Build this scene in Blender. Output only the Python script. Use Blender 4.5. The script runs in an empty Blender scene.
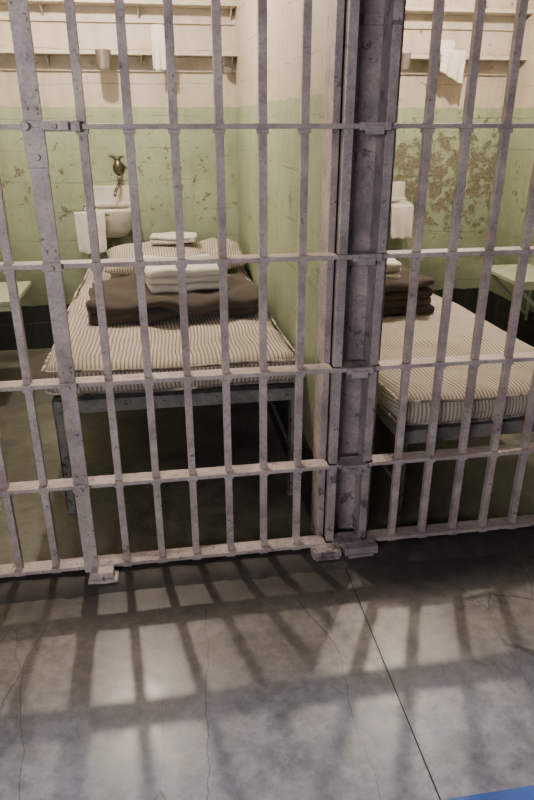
import bpy, bmesh, math, random
from mathutils import Vector, Matrix, noise
random.seed(7)
scene = bpy.context.scene
D = 2.133
H = 1.62

# ---------------------------------------------------------------- materials
class NT:
    def __init__(s, name):
        s.m = bpy.data.materials.new(name); s.m.use_nodes = True
        s.n = s.m.node_tree.nodes; s.l = s.m.node_tree.links
        s.b = s.n['Principled BSDF']
        s.tc = s.n.new('ShaderNodeTexCoord')
        s.obj = s.tc.outputs['Object']
    def link(s, a, b): s.l.new(a, b)
    def setv(s, sock, v):
        if hasattr(v, 'is_linked') or isinstance(v, bpy.types.NodeSocket): s.l.new(v, sock)
        else:
            if isinstance(v, (tuple, list)) and len(v) == 3 and sock.type == 'RGBA': v = (*v, 1)
            sock.default_value = v
    def mapping(s, scale, loc=(0,0,0), src=None):
        n = s.n.new('ShaderNodeMapping'); n.inputs['Scale'].default_value = scale
        n.inputs['Location'].default_value = loc
        s.link(src or s.obj, n.inputs['Vector']); return n.outputs[0]
    def noise(s, scale, detail=6, rough=.6, vec=None, dist=0):
        n = s.n.new('ShaderNodeTexNoise'); n.inputs['Scale'].default_value = scale
        n.inputs['Detail'].default_value = detail; n.inputs['Roughness'].default_value = rough
        n.inputs['Distortion'].default_value = dist
        s.link(vec or s.obj, n.inputs['Vector']); return n.outputs['Fac']
    def voro(s, scale, vec=None):
        n = s.n.new('ShaderNodeTexVoronoi'); n.feature = 'DISTANCE_TO_EDGE'
        n.inputs['Scale'].default_value = scale
        s.link(vec or s.obj, n.inputs['Vector']); return n.outputs['Distance']
    def ramp(s, fac, lo, hi, a=0., b=1.):
        n = s.n.new('ShaderNodeMapRange'); s.link(fac, n.inputs['Value'])
        n.inputs['From Min'].default_value = lo; n.inputs['From Max'].default_value = hi
        n.inputs['To Min'].default_value = a; n.inputs['To Max'].default_value = b
        return n.outputs[0]
    def math(s, op, a, b=0.0, c=None):
        n = s.n.new('ShaderNodeMath'); n.operation = op
        s.setv(n.inputs[0], a); s.setv(n.inputs[1], b)
        if c is not None: s.setv(n.inputs[2], c)
        return n.outputs[0]
    def mix(s, fac, a, b, mode='MIX'):
        n = s.n.new('ShaderNodeMix'); n.data_type = 'RGBA'; n.blend_type = mode
        s.setv(n.inputs[0], fac); s.setv(n.inputs[6], a); s.setv(n.inputs[7], b)
        return n.outputs[2]
    def xyz(s):
        n = s.n.new('ShaderNodeSeparateXYZ'); s.link(s.obj, n.inputs[0]); return n.outputs
    def bump(s, h, strength=.4, dist=.01):
        n = s.n.new('ShaderNodeBump'); n.inputs['Strength'].default_value = strength
        n.inputs['Distance'].default_value = dist
        s.link(h, n.inputs['Height']); s.link(n.outputs[0], s.b.inputs['Normal'])
    def color(s, c): s.setv(s.b.inputs['Base Color'], c)
    def rough(s, v): s.setv(s.b.inputs['Roughness'], v)
    def metal(s, v): s.setv(s.b.inputs['Metallic'], v)

def wall_material(name, peel=.80, bandpeel=.70, line=1.70, streak=0.3):
    t = NT(name); o = t.xyz(); z = o[2]
    n1 = t.noise(2.2, 8, .65); n2 = t.noise(14, 8, .7); n3 = t.noise(60, 4, .6)
    green = t.mix(t.ramp(n1, .3, .7), (.225,.27,.165), (.34,.40,.265))
    green = t.mix(t.ramp(n2, .5, .8, 0, .45), green, (.15,.175,.11))
    cream = t.mix(t.ramp(n1, .3, .7), (.42,.36,.28), (.54,.48,.39))
    cream = t.mix(t.ramp(n2, .5, .8, 0, .35), cream, (.28,.23,.175))
    zz = t.math('ADD', z, t.ramp(t.noise(9, 4), .3, .7, -.008, .008))
    col = t.mix(t.math('GREATER_THAN', zz, line), green, cream)
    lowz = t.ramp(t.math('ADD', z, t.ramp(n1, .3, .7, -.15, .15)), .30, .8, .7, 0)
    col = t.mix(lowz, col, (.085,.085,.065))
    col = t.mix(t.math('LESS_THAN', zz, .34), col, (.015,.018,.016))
    wz = t.math('ADD', z, t.ramp(t.noise(1.3, 3), .3, .7, -.02, .02))
    fr = t.math('FRACT', t.math('MULTIPLY', wz, 4.9))
    ln = t.math('LESS_THAN', fr, .028)
    ln = t.math('MULTIPLY', ln, t.ramp(t.noise(3.3, 5), .42, .56))
    col = t.mix(t.math('MULTIPLY', ln, .65), col, (.10,.10,.07))
    pm = t.ramp(t.noise(5.5, 10, .72, dist=.4), peel, peel+.015)
    band = t.ramp(t.math('ABSOLUTE', t.math('SUBTRACT', z, 1.18)), .15, .55, 1, .0)
    pm2 = t.ramp(t.math('ADD', t.noise(11, 10, .78, dist=.3), t.math('MULTIPLY', band, .12)), bandpeel, bandpeel+.02)
    pm = t.math('MAXIMUM', pm, pm2)
    col = t.mix(t.math('MULTIPLY', pm, .85), col, t.mix(t.ramp(n3,.4,.6), (.08,.062,.045), (.18,.15,.105)))
    sv = t.mapping((7, 7, .5)); st = t.ramp(t.noise(2.0, 6, .6, sv), .5, .78, 0, streak)
    col = t.mix(st, col, (.13,.12,.08))
    t.color(col); t.rough(.5)
    h = t.math('SUBTRACT', t.math('MULTIPLY', n2, .5), t.math('MULTIPLY', pm, .5))
    h = t.math('SUBTRACT', h, t.math('MULTIPLY', ln, .8))
    h = t.math('ADD', h, t.math('MULTIPLY', n3, .15))
    t.bump(h, .7, .012)
    return t.m

def steel_paint(name, base, light, dark=(.07,.05,.055), chip=.62, rough=.42, cs=38, chipmix=.8):
    t = NT(name)
    n1 = t.noise(7, 8, .7); n2 = t.noise(cs, 8, .7); n3 = t.noise(120, 4, .6)
    c = t.mix(t.ramp(n1, .38, .62), base, light)
    c = t.mix(t.ramp(n3, .45, .7, 0, .4), c, tuple(x*.42 for x in base))
    z = t.xyz()[2]
    pm = t.ramp(t.math('ADD', n2, t.ramp(z, 0, .6, .05, 0)), chip, chip+.03)
    c = t.mix(t.math('MULTIPLY', pm, chipmix), c, dark)
    t.color(c); t.rough(t.ramp(n2, .3, .7, rough-.08, rough+.15)); t.metal(.05)
    t.bump(t.math('SUBTRACT', t.math('MULTIPLY', n3, .3), pm), .5, .002)
    return t.m

def cloth(name, a, b, scale=90, rough=.95):
    t = NT(name); n1 = t.noise(5, 5); n2 = t.noise(scale, 4, .7)
    c = t.mix(t.ramp(n1, .3, .7), a, b); c = t.mix(t.ramp(n2, .4, .7, 0, .35), c, tuple(x*.6 for x in a))
    t.color(c); t.rough(rough); t.bump(n2, .5, .004)
    if 'Sheen Weight' in t.b.inputs: t.b.inputs['Sheen Weight'].default_value = .1
    return t.m

def ticking(name):
    t = NT(name)
    u = t.n.new('ShaderNodeSeparateXYZ'); t.link(t.tc.outputs['UV'], u.inputs[0])
    us = t.math('ADD', u.outputs[0], t.ramp(t.noise(6, 3), .3, .7, -.004, .004))
    f = t.math('FRACT', t.math('MULTIPLY', us, 60.))
    wide = t.math('LESS_THAN', f, .42)
    c = t.mix(t.ramp(t.noise(3, 6), .35, .7), (.54,.485,.42), (.40,.355,.30))
    c = t.mix(t.math('MULTIPLY', wide, .72), c, (.09,.085,.09))
    c = t.mix(t.ramp(t.noise(9, 6), .55, .75, 0, .3), c, (.26,.22,.17))
    t.color(c); t.rough(.92); t.bump(t.noise(150, 3), .3, .002)
    return t.m

def plain(name, c, rough=.5, metal=0., var=.25):
    t = NT(name)
    n = t.noise(12, 6, .65)
    t.color(t.mix(t.ramp(n, .35, .7, 0, var), c, tuple(x*.35 for x in c))); t.rough(rough); t.metal(metal)
    t.bump(n, .15, .003)
    return t.m

def corridor_floor():
    t = NT('polished_concrete'); o = t.xyz()
    n0 = t.noise(.9, 5, .6); n1 = t.noise(3.2, 9, .7, dist=.6); n2 = t.noise(22, 8, .7); n3 = t.noise(140, 3)
    c = t.mix(t.ramp(n1, .34, .66), (.13,.12,.112), (.34,.315,.29))
    c = t.mix(t.ramp(n0, .35, .65, 0, .4), c, (.16,.155,.155))
    c = t.mix(t.ramp(n2, .5, .75, 0, .45), c, (.46,.43,.39))
    c = t.mix(t.ramp(n2, .5, .3, 0, .5), c, (.07,.062,.058))
    c = t.mix(t.ramp(n3, .58, .75, 0, .45), c, (.06,.053,.048))
    warp = t.n.new('ShaderNodeVectorMath'); warp.operation='ADD'
    nn = t.n.new('ShaderNodeTexNoise'); nn.inputs['Scale'].default_value=3; nn.inputs['Detail'].default_value=6
    t.link(t.obj, nn.inputs['Vector'])
    sc = t.n.new('ShaderNodeVectorMath'); sc.operation='SCALE'; sc.inputs['Scale'].default_value=.12
    t.link(nn.outputs['Color'], sc.inputs[0]); t.link(t.obj, warp.inputs[0]); t.link(sc.outputs[0], warp.inputs[1])
    mp = t.mapping((2.6,.45,1), (.33,.1,0), warp.outputs[0])
    cr = t.math('LESS_THAN', t.voro(.95, mp), .0022)
    c = t.mix(t.math('MULTIPLY', cr, .55), c, (.025,.023,.022))
    sill_shade = t.ramp(t.math('ADD', o[1], t.ramp(n1, .3, .7, -.07, .07)), -.36, -.20, 0, .85)  # shadow of bottom rail and curb, painted into the floor colour
    c = t.mix(sill_shade, c, (.030,.026,.024))
    t.color(c)
    t.rough(t.ramp(n1, .3, .7, .24, .42))
    t.bump(t.math('SUBTRACT', t.math('MULTIPLY', n2, .4), cr), .2, .004)
    return t.m

def cell_floor():
    t = NT('cell_floor_concrete')
    n1 = t.noise(2.6, 9, .7, dist=.5); n2 = t.noise(30, 7, .7)
    c = t.mix(t.ramp(n1, .35, .68), (.06,.06,.05), (.20,.195,.16))
    c = t.mix(t.ramp(n2, .5, .72, 0, .5), c, (.025,.025,.022))
    t.color(c); t.rough(t.ramp(n1, .3, .7, .3, .5)); t.bump(n2, .3, .004)
    return t.m

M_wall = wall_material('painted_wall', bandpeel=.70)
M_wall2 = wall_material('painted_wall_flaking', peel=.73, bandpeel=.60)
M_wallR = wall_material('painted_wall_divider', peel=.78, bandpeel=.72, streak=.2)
M_bar = steel_paint('painted_steel_bars', (.36,.295,.30), (.62,.55,.53), chip=.635, chipmix=.75)
M_col = steel_paint('painted_steel_column', (.28,.235,.25), (.52,.455,.45), (.085,.06,.065), .60, .5, 16, .7)
M_bed = steel_paint('bed_frame_steel', (.14,.15,.145), (.25,.26,.25), (.04,.03,.03), .6)
M_tick = ticking('striped_ticking')
M_blanket = cloth('brown_wool', (.036,.026,.022), (.062,.046,.038), 120)
M_towel = cloth('white_cotton', (.60,.57,.53), (.74,.71,.66), 160)
M_porc = plain('porcelain', (.62,.60,.54), .2, 0, .35)
M_brass = plain('tarnished_metal', (.20,.17,.14), .35, .9)
M_tin = plain('tin', (.26,.24,.22), .35, .8)
M_shelf = plain('shelf_paint', (.52,.47,.39), .5, 0, .45)
M_table = plain('table_paint', (.40,.45,.32), .5, 0, .4)
M_cfloor = corridor_floor(); M_floor = cell_floor()
M_sill = plain('rough_sill', (.05,.042,.04), .7, 0, .8)
M_blue = plain('blue_floor_paint', (.03,.10,.36), .4, 0, .5)
M_ceil = plain('ceiling_paint', (.5,.46,.4), .7)
M_joint = plain('joint_filler', (.02,.018,.017), .9)

# ---------------------------------------------------------------- mesh helpers
def box(bm, x0,x1,y0,y1,z0,z1):
    v=[bm.verts.new(p) for p in ((x0,y0,z0),(x1,y0,z0),(x1,y1,z0),(x0,y1,z0),(x0,y0,z1),(x1,y0,z1),(x1,y1,z1),(x0,y1,z1))]
    for f in ((0,3,2,1),(4,5,6,7),(0,1,5,4),(1,2,6,5),(2,3,7,6),(3,0,4,7)): bm.faces.new([v[i] for i in f])
def rings_to(bm, R, capA=True, capB=True):
    for a,b in zip(R[:-1],R[1:]):
        n=len(a)
        for i in range(n): bm.faces.new((a[i],a[(i+1)%n],b[(i+1)%n],b[i]))
    if capA: bm.faces.new(R[0])
    if capB: bm.faces.new(R[-1])
def cyl(bm, p0, p1, r0, r1=None, seg=14):
    p0=Vector(p0); p1=Vector(p1); d=p1-p0; r1=r0 if r1 is None else r1
    q=d.to_track_quat('Z','Y').to_matrix(); R=[]
    for p,r in ((p0,r0),(p1,r1)):
        R.append([bm.verts.new(p+q@Vector((r*math.cos(2*math.pi*i/seg),r*math.sin(2*math.pi*i/seg),0))) for i in range(seg)])
    rings_to(bm,R)
def sph(bm, c, r, sc=(1,1,1), u=10, v=6):
    c=Vector(c); R=[]
    for j in range(1,v):
        th=math.pi*j/v
        R.append([bm.verts.new(c+Vector((r*sc[0]*math.sin(th)*math.cos(2*math.pi*i/u), r*sc[1]*math.sin(th)*math.sin(2*math.pi*i/u), r*sc[2]*math.cos(th)))) for i in range(u)])
    rings_to(bm,R)
def tube(bm, pts, r, seg=10):
    for a,b in zip(pts[:-1], pts[1:]): cyl(bm, a, b, r, seg=seg)
    for p in pts[1:-1]: sph(bm, p, r, u=seg)
def finish(bm, name, mat, bevel=0, smooth=False, parent=None, segs=2):
    bmesh.ops.recalc_face_normals(bm, faces=bm.faces)
    me = bpy.data.meshes.new(name); bm.to_mesh(me); bm.free()
    if smooth:
        for p in me.polygons: p.use_smooth = True
    o = bpy.data.objects.new(name, me); scene.collection.objects.link(o)
    me.materials.append(mat)
    if bevel:
        b = o.modifiers.new('bevel','BEVEL'); b.width=bevel; b.segments=segs; b.limit_method='ANGLE'
    if parent: o.parent = parent
    return o
def empty(name):
    e = bpy.data.objects.new(name, None); scene.collection.objects.link(e); return e

def soft_box(bm, c, h, r, n=(20,20,4), amp=0.0, freq=4.0, seed=0, rot=0.0, fn=None):
    vs = {}
    nx,ny,nz = n
    def vert(i,j,k):
        kk=(i,j,k)
        if kk in vs: return vs[kk]
        p = Vector((h[0]*(2*i/nx-1), h[1]*(2*j/ny-1), h[2]*(2*k/nz-1)))
        q = Vector([max(-(h[a]-r), min(h[a]-r, p[a])) for a in range(3)])
        d = p-q
        p2 = q+d.normalized()*r if d.length>1e-9 else p.copy()
        arc = p.x
        if abs(abs(p.x)-h[0])<1e-6: arc = p.x + (h[2]-p.z)*(1 if p.x>0 else -1)
        if amp:
            s = Vector((p2.x*freq+seed*7.1, p2.y*freq+seed*3.3, p2.z*freq))
            p2 = p2 + Vector((noise.noise(s), noise.noise(s+Vector((9,0,0))), noise.noise(s+Vector((0,9,0)))))*amp
        if fn: p2 = fn(p2, h)
        p2 = Matrix.Rotation(rot,3,'Z') @ p2 + Vector(c)
        vs[kk]=(bm.verts.new(p2),arc); return vs[kk]
    uvl = bm.loops.layers.uv.verify()
    def face(ids):
        vv=[vert(*a) for a in ids]
        try: f = bm.faces.new([a[0] for a in vv])
        except ValueError: return
        f.smooth=True
        for lp,a,idd in zip(f.loops, vv, ids): lp[uvl].uv=(a[1], 2*h[1]*idd[1]/ny)
    for i in range(nx):
        for j in range(ny):
            face([(i,j,0),(i,j+1,0),(i+1,j+1,0),(i+1,j,0)]); face([(i,j,nz),(i+1,j,nz),(i+1,j+1,nz),(i,j+1,nz)])
    for i in range(nx):
        for k in range(nz):
            face([(i,0,k),(i+1,0,k),(i+1,0,k+1),(i,0,k+1)]); face([(i,ny,k),(i,ny,k+1),(i+1,ny,k+1),(i+1,ny,k)])
    for j in range(ny):
        for k in range(nz):
            face([(0,j,k),(0,j,k+1),(0,j+1,k+1),(0,j+1,k)]); face([(nx,j,k),(nx,j+1,k),(nx,j+1,k+1),(nx,j,k+1)])

def drape(name, x, y, ztop, w, lf, lb, rad=.02, seed=0, amp=.012, mat=None, skew=0):
    bm = bmesh.new(); nu=18; rows=[]
    path=[]
    for i in range(8): path.append((rad, -lb*(1-i/8)))
    for i in range(9):
        a=math.pi*i/8; path.append((rad*math.cos(a), rad*math.sin(a)))
    for i in range(1,15): path.append((-rad, -lf*i/14))
    for (yy,zz) in path:
        row=[]
        for u in range(nu+1):
            uu=u/nu-.5; k=min(1,abs(min(0,zz))/max(lf,.01))
            wave=math.sin(uu*14+seed)*amp*k + noise.noise(Vector((uu*5+seed, zz*8, seed)))*amp*.8
            row.append(bm.verts.new((x+uu*w*(1-.06*k)+noise.noise(Vector((zz*9,seed,1)))*.006, y+yy+(wave if yy<0 else wave*.2)-.004*(yy<0), ztop+zz+skew*uu*k+ (noise.noise(Vector((uu*3,seed,3)))*.012*k))))
        rows.append(row)
    for a,b in zip(rows[:-1],rows[1:]):
        for i in range(nu): bm.faces.new((a[i],a[i+1],b[i+1],b[i]))
    o = finish(bm, name, mat or M_towel, smooth=True)
    s=o.modifiers.new('thick','SOLIDIFY'); s.thickness=.010
    s=o.modifiers.new('sub','SUBSURF'); s.levels=1; s.render_levels=1
    return o

# ---------------------------------------------------------------- layout
XWL, XWR = .565, .755
YB = 2.82
XL = XWL-1.86
XR = XWR+1.86
ZC = 2.78
BX = lambda k: .322+.1335*k

bm=bmesh.new(); box(bm,-3.2,4.6,-5,-.06,-.1,0); finish(bm,'floor',M_cfloor)
bm=bmesh.new(); box(bm,XL-.19,XR+.19,-.06,YB+.15,-.1,0.0); finish(bm,'floor_cell',M_floor)
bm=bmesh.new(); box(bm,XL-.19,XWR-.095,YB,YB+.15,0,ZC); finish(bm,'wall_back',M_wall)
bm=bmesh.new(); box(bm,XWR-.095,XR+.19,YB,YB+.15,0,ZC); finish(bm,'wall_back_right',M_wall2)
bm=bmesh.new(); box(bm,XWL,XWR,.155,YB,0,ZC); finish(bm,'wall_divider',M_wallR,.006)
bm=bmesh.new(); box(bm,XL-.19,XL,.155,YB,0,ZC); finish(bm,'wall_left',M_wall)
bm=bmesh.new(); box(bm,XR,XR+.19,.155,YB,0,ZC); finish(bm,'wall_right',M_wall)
bm=bmesh.new(); box(bm,XL-.19,XR+.19,-.06,YB+.15,ZC,ZC+.12); finish(bm,'ceiling',M_ceil)
bm=bmesh.new(); box(bm,-3.2,4.6,-.80,-.06,ZC,ZC+.14); box(bm,-3.2,4.6,-.83,-.80,ZC-.06,ZC+.2); finish(bm,'ceiling_gallery_overhang',M_ceil)
# rough sill below the bars
bm=bmesh.new()
nx=220
prof=[(-.135,0.0),(-.12,.012),(-.095,.022),(-.05,.026),(.05,.026),(.075,.0)]
rows=[]
for i in range(nx+1):
    x=XL-.1+(XR-XL+.2)*i/nx
    rows.append([bm.verts.new((x, y+(noise.noise(Vector((x*6,y*9,0)))*.02+noise.noise(Vector((x*25,y*9,0)))*.010)*(1 if y<0 else 0), max(0.0,z)+ (0 if z<=0 else noise.noise(Vector((x*9,y*20,2)))*.008))) for (y,z) in prof])
for a,b in zip(rows[:-1],rows[1:]):
    for j in range(len(prof)-1): bm.faces.new((a[j],b[j],b[j+1],a[j+1]))
finish(bm,'door_sill',M_sill,smooth=True)

def joint(name, pts, w=.007):
    bm=bmesh.new(); L=[]
    for i,p in enumerate(pts):
        a=Vector(pts[max(0,i-1)]); b=Vector(pts[min(len(pts)-1,i+1)]); d=(b-a).normalized(); n=Vector((-d.y,d.x))
        L.append((bm.verts.new((p[0]+n.x*w/2,p[1]+n.y*w/2,.0012)), bm.verts.new((p[0]-n.x*w/2,p[1]-n.y*w/2,.0012))))
    for a,b in zip(L[:-1],L[1:]): bm.faces.new((a[0],a[1],b[1],b[0]))
    return finish(bm,name,M_joint)
joint('floor_joint',[(.63,-.12),(.625,-.6),(.62,-1.2),(.60,-2.2),(.58,-5)],.004)
joint('floor_joint',[(-1.6,-.12),(-1.6,-5)],.004)
joint('floor_joint',[(2.75,-.12),(2.75,-5)],.004)
bm=bmesh.new(); box(bm,-3.2,4.6,-1.24,-1.088,-.001,.002); finish(bm,'floor_stripe',M_blue)

# ---------------------------------------------------------------- bars
rowsZ=[.045,.40,.795,1.197,1.60]
ZT=2.46
def bars(name, ks, x0, x1, thick=()):
    bm=bmesh.new()
    for k in ks:
        x=BX(k)+random.uniform(-.002,.002); w=.0130
        box(bm,x-w,x+w,-.0125,.0125,.03,ZT)
        for z in rowsZ+[2.0]:
            box(bm,x-.0175,x+.0175,-.019,.019,z-.020,z-.006)
        zz=.1
        while zz<2.1:
            sph(bm,(x+random.uniform(-.002,.002),-.0125,zz),.0042,(1,.6,1),6,4); zz+=.1
    for z in rowsZ+[2.0]:
        box(bm,x0,x1,-.031,.031,z-.006,z+.009)
    box(bm,x0,x1,-.012,.012,.028,.045)
    for x in thick:
        box(bm,x-.026,x+.026,-.036,-.022,.028,ZT)
        box(bm,x-.006,x+.006,-.03,.03,.028,ZT)
        for z in rowsZ:
            for s in (-1,1):
                cyl(bm,(x+s*.013,-.043,z+.05),(x+s*.013,-.034,z+.05),.0055,seg=8)
    box(bm,x0,x1,-.05,.05,ZT,ZT+.2)
    return finish(bm,name,M_bar,.0028)
xd0=BX(-5)
bars('cell_front_bars',[-12,-11,-10,-9,-8,-7,-6],XL,xd0-.03)
bars('sliding_cell_door',[-4,-3,-2,-1,0,1],xd0-.03,.60,(xd0,))
bars('cell_front_bars',list(range(4,18)),.72,XR)
bm=bmesh.new()
z=1.60
box(bm,xd0-.035,xd0+.13,-.048,-.036,z-.012,z+.018)
box(bm,xd0+.02,xd0+.10,-.062,-.046,z-.008,z+.014)
box(bm,xd0-.03,xd0+.03,-.05,-.036,z-.11,z-.0)
cyl(bm,(xd0-.02,-.062,z+.003),(xd0-.02,-.046,z+.003),.012); cyl(bm,(xd0+.06,-.07,z+.003),(xd0+.06,-.06,z+.003),.008)
cyl(bm,(xd0,-.058,z-.08),(xd0,-.048,z-.08),.01)
for z in rowsZ[1:4]:
    box(bm,xd0-.030,xd0+.030,-.046,-.036,z-.012,z+.016)
    cyl(bm,(xd0,-.054,z),(xd0,-.044,z),.008)
finish(bm,'door_latch_hardware',M_bar,.002)

# ---------------------------------------------------------------- column
def column(name, xa, xb):
    bm=bmesh.new()
    box(bm,xa-.012,xb+.012,.105,.155,0,ZT+.2)
    box(bm,xa-.012,xa+.012,.035,.105,0,ZT+.2)
    box(bm,xb-.012,xb+.012,.035,.105,0,ZT+.2)
    box(bm,xa+.052,xa+.062,.06,.105,0,ZT+.2)
    for x in (xa+.028, xb-.028):
        box(bm,x-.015,x+.015,-.018,.014,.02,ZT)
        box(bm,x-.005,x+.005,.014,.106,.02,ZT)
        zz=.12
        while zz<2.2:
            sph(bm,(x,-.018,zz),.005,(1,.6,1),6,4); zz+=.133
    for z in rowsZ:
        box(bm,xa+.005,xb-.005,-.034,.034,z-.006,z+.009)
        box(bm,xa+.055,xb-.035,-.050,-.030,z-.010,z+.013)
        box(bm,xa+.07,xb-.06,-.058,-.048,z-.022,z+.002)
        for s in (.07,.12): cyl(bm,(xa+s,-.056,z+.003),(xa+s,-.045,z+.003),.006,seg=8)
    for zz in (.25,.62,1.02,1.4,1.8):
        cyl(bm,(xb-.06,.098,zz),(xb-.06,.108,zz),.014,seg=10)
        box(bm,xa+.09,xb-.035,.094,.106,zz+.09,zz+.12)
    box(bm,xa-.055,xa+.06,-.085,-.022,.02,.05); box(bm,xa-.045,xa+.05,-.095,-.03,.0,.03)
    box(bm,xa+.075,xb+.02,-.085,-.022,.02,.055); box(bm,xa+.085,xb+.0,-.10,-.03,.0,.03)
    return finish(bm,name,M_col,.003)
column('steel_column',XWL,XWR)
column('steel_column',XL-.19,XL)
column('steel_column',XR,XR+.19)
bm=bmesh.new(); box(bm,xd0-.01,xd0+.10,-.10,-.036,.0,.03); box(bm,xd0,xd0+.085,-.085,-.036,.03,.055)
cyl(bm,(xd0+.04,-.085,.04),(xd0+.04,-.095,.04),.008); finish(bm,'door_floor_guide',M_bar,.003)

# ---------------------------------------------------------------- beds
MH=.072
def bed(x0,x1,y0,y1,zb,rot=0.0):
    cx=(x0+x1)/2; cy=(y0+y1)/2
    e=empty('prison_bed')
    bm=bmesh.new()
    hx=(x1-x0)/2; hy=(y1-y0)/2
    def L(*a): box(bm,*a)
    L(-hx+.03,hx+.0,-hy+.03,-hy+.036,zb-.065,zb-.003); L(-hx+.03,hx,-hy+.03,-hy+.07,zb-.009,zb-.003)
    L(-hx+.03,hx,hy-.04,hy-.034,zb-.06,zb-.003)
    L(-hx+.03,-hx+.036,-hy+.03,hy-.03,zb-.06,zb-.003); L(hx-.006,hx,-hy+.03,hy-.03,zb-.06,zb-.003)
    for i in range(1,8):
        x=-hx+.03+(2*hx-.03)*i/8; L(x-.012,x+.012,-hy+.03,hy-.03,zb-.018,zb-.012)
    for i in range(1,10):
        y=-hy+.03+(2*hy-.06)*i/10; L(-hx+.03,hx,y-.012,y+.012,zb-.012,zb-.006)
    for sx in (-hx+.03,hx-.034):
        for sy in (-hy+.04,hy-.075):
            L(sx,sx+.034,sy,sy+.006,0,zb-.01); L(sx,sx+.006,sy,sy+.034,0,zb-.01); L(sx-.005,sx+.04,sy-.005,sy+.04,0,.006)
    for sx in (-hx+.035,hx-.02): L(sx,sx+.012,-hy+.05,hy-.06,.2,.215)
    finish(bm,'frame',M_bed,.0015,parent=e)
    bm=bmesh.new()
    def edge(px,py):
        return .006*math.sin(py*5+1)+.006*math.sin(px*8+py*2)
    def sag(p,h):
        u=p.x/h[0]; v=p.y/h[1]; z=p.z
        if p.z>0: z+= .007*math.cos(p.x*math.pi/.12)*math.cos(p.y*math.pi/.18) - .012*math.exp(-((abs(u)-.0)**2)*3)
        z+= edge(p.x,p.y)
        return Vector((p.x, p.y+ .014*math.sin(p.x*9)*(1 if v<-.8 else 0), z))
    soft_box(bm,(0,0,zb+MH),(hx,hy,MH),.062,(64,90,10),.016,3.2,seed=x0*3+2,fn=sag)
    finish(bm,'mattress',M_tick,smooth=True,parent=e)
    bm=bmesh.new()
    for zz in (zb+.026,zb+2*MH-.024):
        per=[(-hx+.03,-hy),(hx-.03,-hy),(hx,-hy+.03),(hx,hy-.03),(hx-.03,hy),(-hx+.03,hy),(-hx,hy-.03),(-hx,-hy+.03)]; P=[]
        for a,b in zip(per, per[1:]+per[:1]):
            n=max(1,int((Vector(a)-Vector(b)).length/.06))
            for i in range(n): P.append(Vector(a).lerp(Vector(b),i/n))
        P=[Vector((q.x*.99+noise.noise(Vector((q.x*4,q.y*4,zz)))*.006, q.y+.014*math.sin(q.x*9)*(1 if q.y<-hy*.8 else 0)+.008, zz+edge(q.x,q.y))) for q in P]
        P.append(P[0]); tube(bm,P,.006,6)
    finish(bm,'mattress_piping',M_tick,smooth=True,parent=e)
    e.location=(cx,cy,0); e.rotation_euler=(0,0,rot)
    return e
zb=.555; zb2=.470
bed(-.525,.545,.40,2.55,zb)
bed(.825,1.745,.09,2.20,zb2,.05)
ztop=zb+2*MH+.002; ztop2=zb2+2*MH+.002

def pillow(name,c,hx,hy,hz,rot,tilt=0,seed=0,mat=None):
    bm=bmesh.new(); nx,ny=26,18
    uvl=bm.loops.layers.uv.verify()
    R=Matrix.Rotation(rot,3,'Z')@Matrix.Rotation(tilt,3,'X')
    for s in (1,-1):
        V=[];U=[]
        for i in range(nx+1):
            r=[];ru=[]
            for j in range(ny+1):
                u=2*i/nx-1; v=2*j/ny-1
                t=max(0,(1-abs(u)**3.2)*(1-abs(v)**3.2))**.55
                pin=1-.07*(1-abs(u)**2)*(abs(v)**3) ; pin2=1-.07*(1-abs(v)**2)*(abs(u)**3)
                z=s*hz*t*(1 if s>0 else .8)+noise.noise(Vector((u*2.2+seed,v*2.2,s)))*.025*t
                r.append(bm.verts.new(R@Vector((u*hx*pin2,v*hy*pin,z))+Vector(c))); ru.append((u*hx,v*hy))
            V.append(r);U.append(ru)
        for i in range(nx):
            for j in range(ny):
                f=bm.faces.new((V[i][j],V[i+1][j],V[i+1][j+1],V[i][j+1])); f.smooth=True
                for lp,(a,b) in zip(f.loops,((i,j),(i+1,j),(i+1,j+1),(i,j+1))): lp[uvl].uv=U[a][b]
    bmesh.ops.remove_doubles(bm,verts=bm.verts,dist=.0005)
    return finish(bm,name,mat or M_tick,smooth=True)

def folded(name, x,y,z, hx,hy, layers, th, mat, rot=0, seed=0, amp=.006, jit=.012):
    bm=bmesh.new()
    rnd=random.Random(seed); zz=z+th/2
    for i in range(layers):
        sx=hx*(1-rnd.uniform(0,.07)); sy=hy*(1-rnd.uniform(0,.10))
        soft_box(bm,(x+rnd.uniform(-jit,jit),y+rnd.uniform(-jit,jit),zz),(sx,sy,th/2*1.06),th*.48,(34,18,4),amp,6,seed=seed+i*.35,rot=rot+rnd.uniform(-.03,.03))
        zz+=th*.97
    return finish(bm,name,mat,smooth=True), zz-th/2

_,zt=folded('folded_blanket',.03,1.30,ztop,.43,.30,2,.052,M_blanket,.04,3,.036)
folded('folded_sheet',.085,1.33,zt+.004,.205,.19,3,.042,M_towel,.12,5,.018)
pillow('pillow',(-.02,2.17,ztop+.085),.36,.23,.085,.04,.10,1)
pillow('pillow',(.37,2.25,ztop+.085),.165,.22,.078,-.05,.10,4)
folded('folded_towel',.08,2.22,ztop+.184,.15,.10,2,.024,M_towel,-.06,8,.012)
_,zt=folded('folded_blanket',1.14,1.42,ztop2,.33,.24,4,.050,M_blanket,.06,13,.026)
folded('folded_sheet',1.09,1.40,zt+.002,.20,.15,3,.032,M_towel,-.08,15,.012)
pillow('pillow',(1.20,1.95,ztop2+.085),.34,.22,.08,.0,.1,9)

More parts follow.
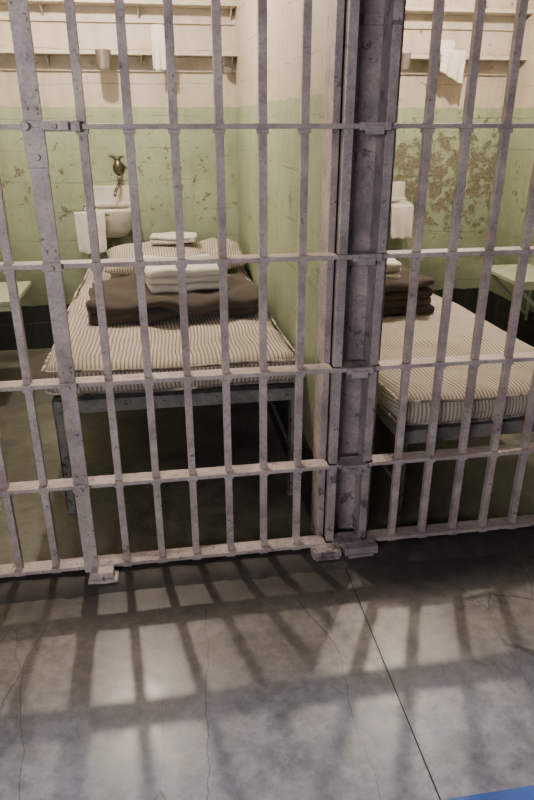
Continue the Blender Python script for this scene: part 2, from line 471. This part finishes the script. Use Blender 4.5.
# ---------------------------------------------------------------- sinks
def sink(x, zr, side, tapx):
    e=empty('wall_sink'); y=YB
    bm=bmesh.new()
    def ring(hx,hy,cy,z,n=32,p=3.2):
        r=[]
        for i in range(n):
            a=2*math.pi*i/n; ca,sa=math.cos(a),math.sin(a)
            r.append(bm.verts.new((math.copysign(abs(ca)**(2/p),ca)*hx, cy+math.copysign(abs(sa)**(2/p),sa)*hy, z)))
        return r
    W=.175; Dp=.15; cy=-.155
    R=[ring(.05,.05,cy,-.205),ring(.105,.085,cy,-.19),ring(.15,.125,cy,-.13),ring(.168,.145,cy,-.05),ring(W,Dp,cy,-.03),ring(W+.004,Dp+.004,cy,-.012),ring(W,Dp,cy,0),
       ring(W-.02,Dp-.02,cy,.0),ring(W-.028,Dp-.028,cy,-.012),ring(.125,.10,cy,-.09),ring(.08,.06,cy,-.13),ring(.02,.02,cy,-.138)]
    rings_to(bm,R)
    finish(bm,'basin',M_porc,smooth=True,parent=e)
    bm=bmesh.new()
    box(bm,-.185,.185,-.03,0,-.12,.13); box(bm,-.185,.185,-.075,-.02,-.01,.022)
    finish(bm,'backsplash',M_porc,.012,parent=e,segs=3)
    bm=bmesh.new(); q=tapx
    cyl(bm,(q,0,.25),(q,-.012,.25),.042); cyl(bm,(q,-.01,.25),(q,-.075,.25),.020)
    cyl(bm,(q,-.065,.21),(q,-.065,.31),.024,.020); sph(bm,(q,-.065,.315),.026,(1,1,.6))
    box(bm,q-.042,q+.042,-.074,-.056,.317,.33)
    tube(bm,[(q,-.065,.215),(q,-.08,.15),(q*.6,-.12,.105),(q*.5,-.14,.07)],.011)
    cyl(bm,(0,cy,-.14),(0,cy,-.132),.022)
    tube(bm,[(0,cy,-.20),(0,cy,-.34),(0,cy+.06,-.37),(0,-.001,-.37)],.018)
    finish(bm,'tap_and_drain',M_brass,smooth=True,parent=e)
    bm=bmesh.new(); s=side
    tube(bm,[(s*.17,-.02,-.02),(s*.20,-.05,-.03),(s*.20,-.31,-.03),(s*.0,-.325,-.03)],.006)
    finish(bm,'towel_rail',M_tin,smooth=True,parent=e)
    e.location=(x,y,zr)
    return e
sink(-.345,1.06,-1,.07); sink(1.66,1.06,1,-.03)
drape('hanging_towel',-.475,YB-.325,1.04,.20,.26,.10,.014,1)
drape('hanging_towel',1.72,YB-.325,1.04,.17,.22,.10,.014,4)

# ---------------------------------------------------------------- shelves with pegs
def shelf(xa,xb,z,depth,pegs=()):
    bm=bmesh.new()
    box(bm,xa,xb,YB-depth,YB,z-.011,z+.011)
    box(bm,xa,xb,YB-.02,YB,z-.10,z-.011)
    n=3
    for i in range(n+1):
        x=xa+.03+(xb-xa-.06)*i/n
        v=[bm.verts.new(p) for p in ((x-.004,YB,z-.011),(x-.004,YB-depth*.8,z-.011),(x-.004,YB,z-.09),(x+.004,YB,z-.011),(x+.004,YB-depth*.8,z-.011),(x+.004,YB,z-.09))]
        for f in ((0,1,2),(5,4,3),(0,3,4,1),(1,4,5,2),(2,5,3,0)): bm.faces.new([v[k] for k in f])
    for x in pegs:
        cyl(bm,(x,YB-.02,z-.055),(x,YB-.075,z-.048),.007,seg=8); sph(bm,(x,YB-.078,z-.048),.011)
    return finish(bm,'wall_shelf',M_shelf,.002)
pegsL=[-1.1,-.74,-.39,-.05,.30,.48]; pegsR=[XWL+XWR-p for p in pegsL]
ZS=2.015
shelf(XL,XWL,ZS,.16,pegsL); shelf(XL,XWL,2.30,.16)
shelf(XWR,XR,ZS,.16,pegsR); shelf(XWR,XR,2.30,.16)
def roll(x,w,h,seed):
    bm=bmesh.new(); soft_box(bm,(x,YB-.10,ZS+.013+h/2),(w/2,.045,h/2),.02,(10,8,10),.008,8,seed=seed)
    finish(bm,'folded_towel',M_towel,smooth=True)
roll(.055,.09,.15,3); drape('hanging_towel',.055,YB-.178,ZS+.03,.09,.13,.02,.012,6,.008)
roll(2.02,.13,.10,5); drape('hanging_towel',2.05,YB-.178,ZS+.03,.18,.16,.02,.012,9,.014,skew=-.08)
def cup(x,y,z,r=.045,h=.095,name='tin_cup'):
    bm=bmesh.new(); n=24; R=[]
    for (rr,zz) in ((r*.92,0),(r,h),(r*.94,h),(r*.86,.004)):
        R.append([bm.verts.new((x+rr*math.cos(2*math.pi*i/n),y+rr*math.sin(2*math.pi*i/n),z+zz)) for i in range(n)])
    rings_to(bm,R)
    tube(bm,[(x,y+r*.95,z+h*.8),(x,y+r+.03,z+h*.75),(x,y+r+.03,z+h*.3),(x,y+r*.93,z+h*.2)],.004,6)
    return finish(bm,name,M_tin,smooth=False)
cup(-.30,YB-.215,ZS-.10,.05,.11); cup(1.70,YB-.215,ZS-.08,.035)
bm=bmesh.new(); box(bm,.475,.525,YB-.10,YB-.045,ZS-.11,ZS-.07); tube(bm,[(.48,YB-.07,ZS-.07),(.48,YB-.075,ZS-.045)],.003,6)
box(bm,.488,.512,YB-.105,YB-.10,ZS-.105,ZS-.075)
finish(bm,'soap_holder',M_tin,.004)

# ---------------------------------------------------------------- fold-down tables
def table(xa,xb,xw):
    bm=bmesh.new(); y0,y1,z=1.70,2.22,.66
    box(bm,xa,xb,y0,y1,z-.028,z); box(bm,xa,xb,y0,y0+.02,z-.06,z-.028)
    s=1 if xw<xa+.01 else -1
    for y in (y0+.08,y1-.08):
        a=(xw,y,z-.36); b=(xw+s*.34,y,z-.03)
        cyl(bm,a,b,.012); cyl(bm,(xw,y,z-.40),(xw,y,z-.02),.012)
    return finish(bm,'folding_wall_table',M_table,.004)
table(XL,-.86,XL); table(2.24,XR,XR)

# ---------------------------------------------------------------- lamps
def lamp(x,y,power):
    e=empty('ceiling_lamp')
    bm=bmesh.new(); cyl(bm,(0,0,-.05),(0,0,0),.07,.09,24); cyl(bm,(0,0,-.09),(0,0,-.05),.03,seg=16)
    finish(bm,'lamp_base',M_tin,parent=e)
    e.location=(x,y,ZC)
    l=bpy.data.lights.new('bulb_light','POINT'); l.energy=power; l.shadow_soft_size=.028; l.color=(1,.84,.68)
    o=bpy.data.objects.new('bulb',l); scene.collection.objects.link(o); o.parent=e; o.location=(0,0,-.15)
lamp((XL+XWL)/2,1.6,155); lamp((XR+XWR)/2,1.6,155)

def area(name,loc,target,size,power,col):
    l=bpy.data.lights.new(name,'AREA'); l.shape='RECTANGLE'; l.size=size[0]; l.size_y=size[1]; l.energy=power; l.color=col
    o=bpy.data.objects.new(name,l); scene.collection.objects.link(o); o.location=loc
    o.rotation_euler=(Vector(target)-Vector(loc)).to_track_quat('-Z','Y').to_euler()
area('skylight',(.5,-1.0,6.5),(.5,-1.001,0),(6,.5),300,(.46,.62,1.0))
area('corridor_light',(-1.6,-3.8,1.9),(.4,0,1.2),(1.4,.6),82,(1,.92,.90))

w=bpy.data.worlds.new('world'); scene.world=w; w.use_nodes=True
bg=w.node_tree.nodes['Background']; bg.inputs[0].default_value=(.65,.65,.75,1); bg.inputs[1].default_value=.045

# ---------------------------------------------------------------- camera
cam=bpy.data.cameras.new('camera'); co=bpy.data.objects.new('camera',cam); scene.collection.objects.link(co)
cam.sensor_fit='VERTICAL'; cam.sensor_height=36; cam.lens=648/800*36; cam.clip_start=.02
co.location=(0,-D,H); co.rotation_euler=(math.radians(90-23.4),0,math.radians(-9))
scene.camera=co
S=.88
for o in scene.objects:
    if o.parent is None:
        o.location=o.location*S
        if o.type!='CAMERA': o.scale=o.scale*S
for l in bpy.data.lights: l.energy*=S*S
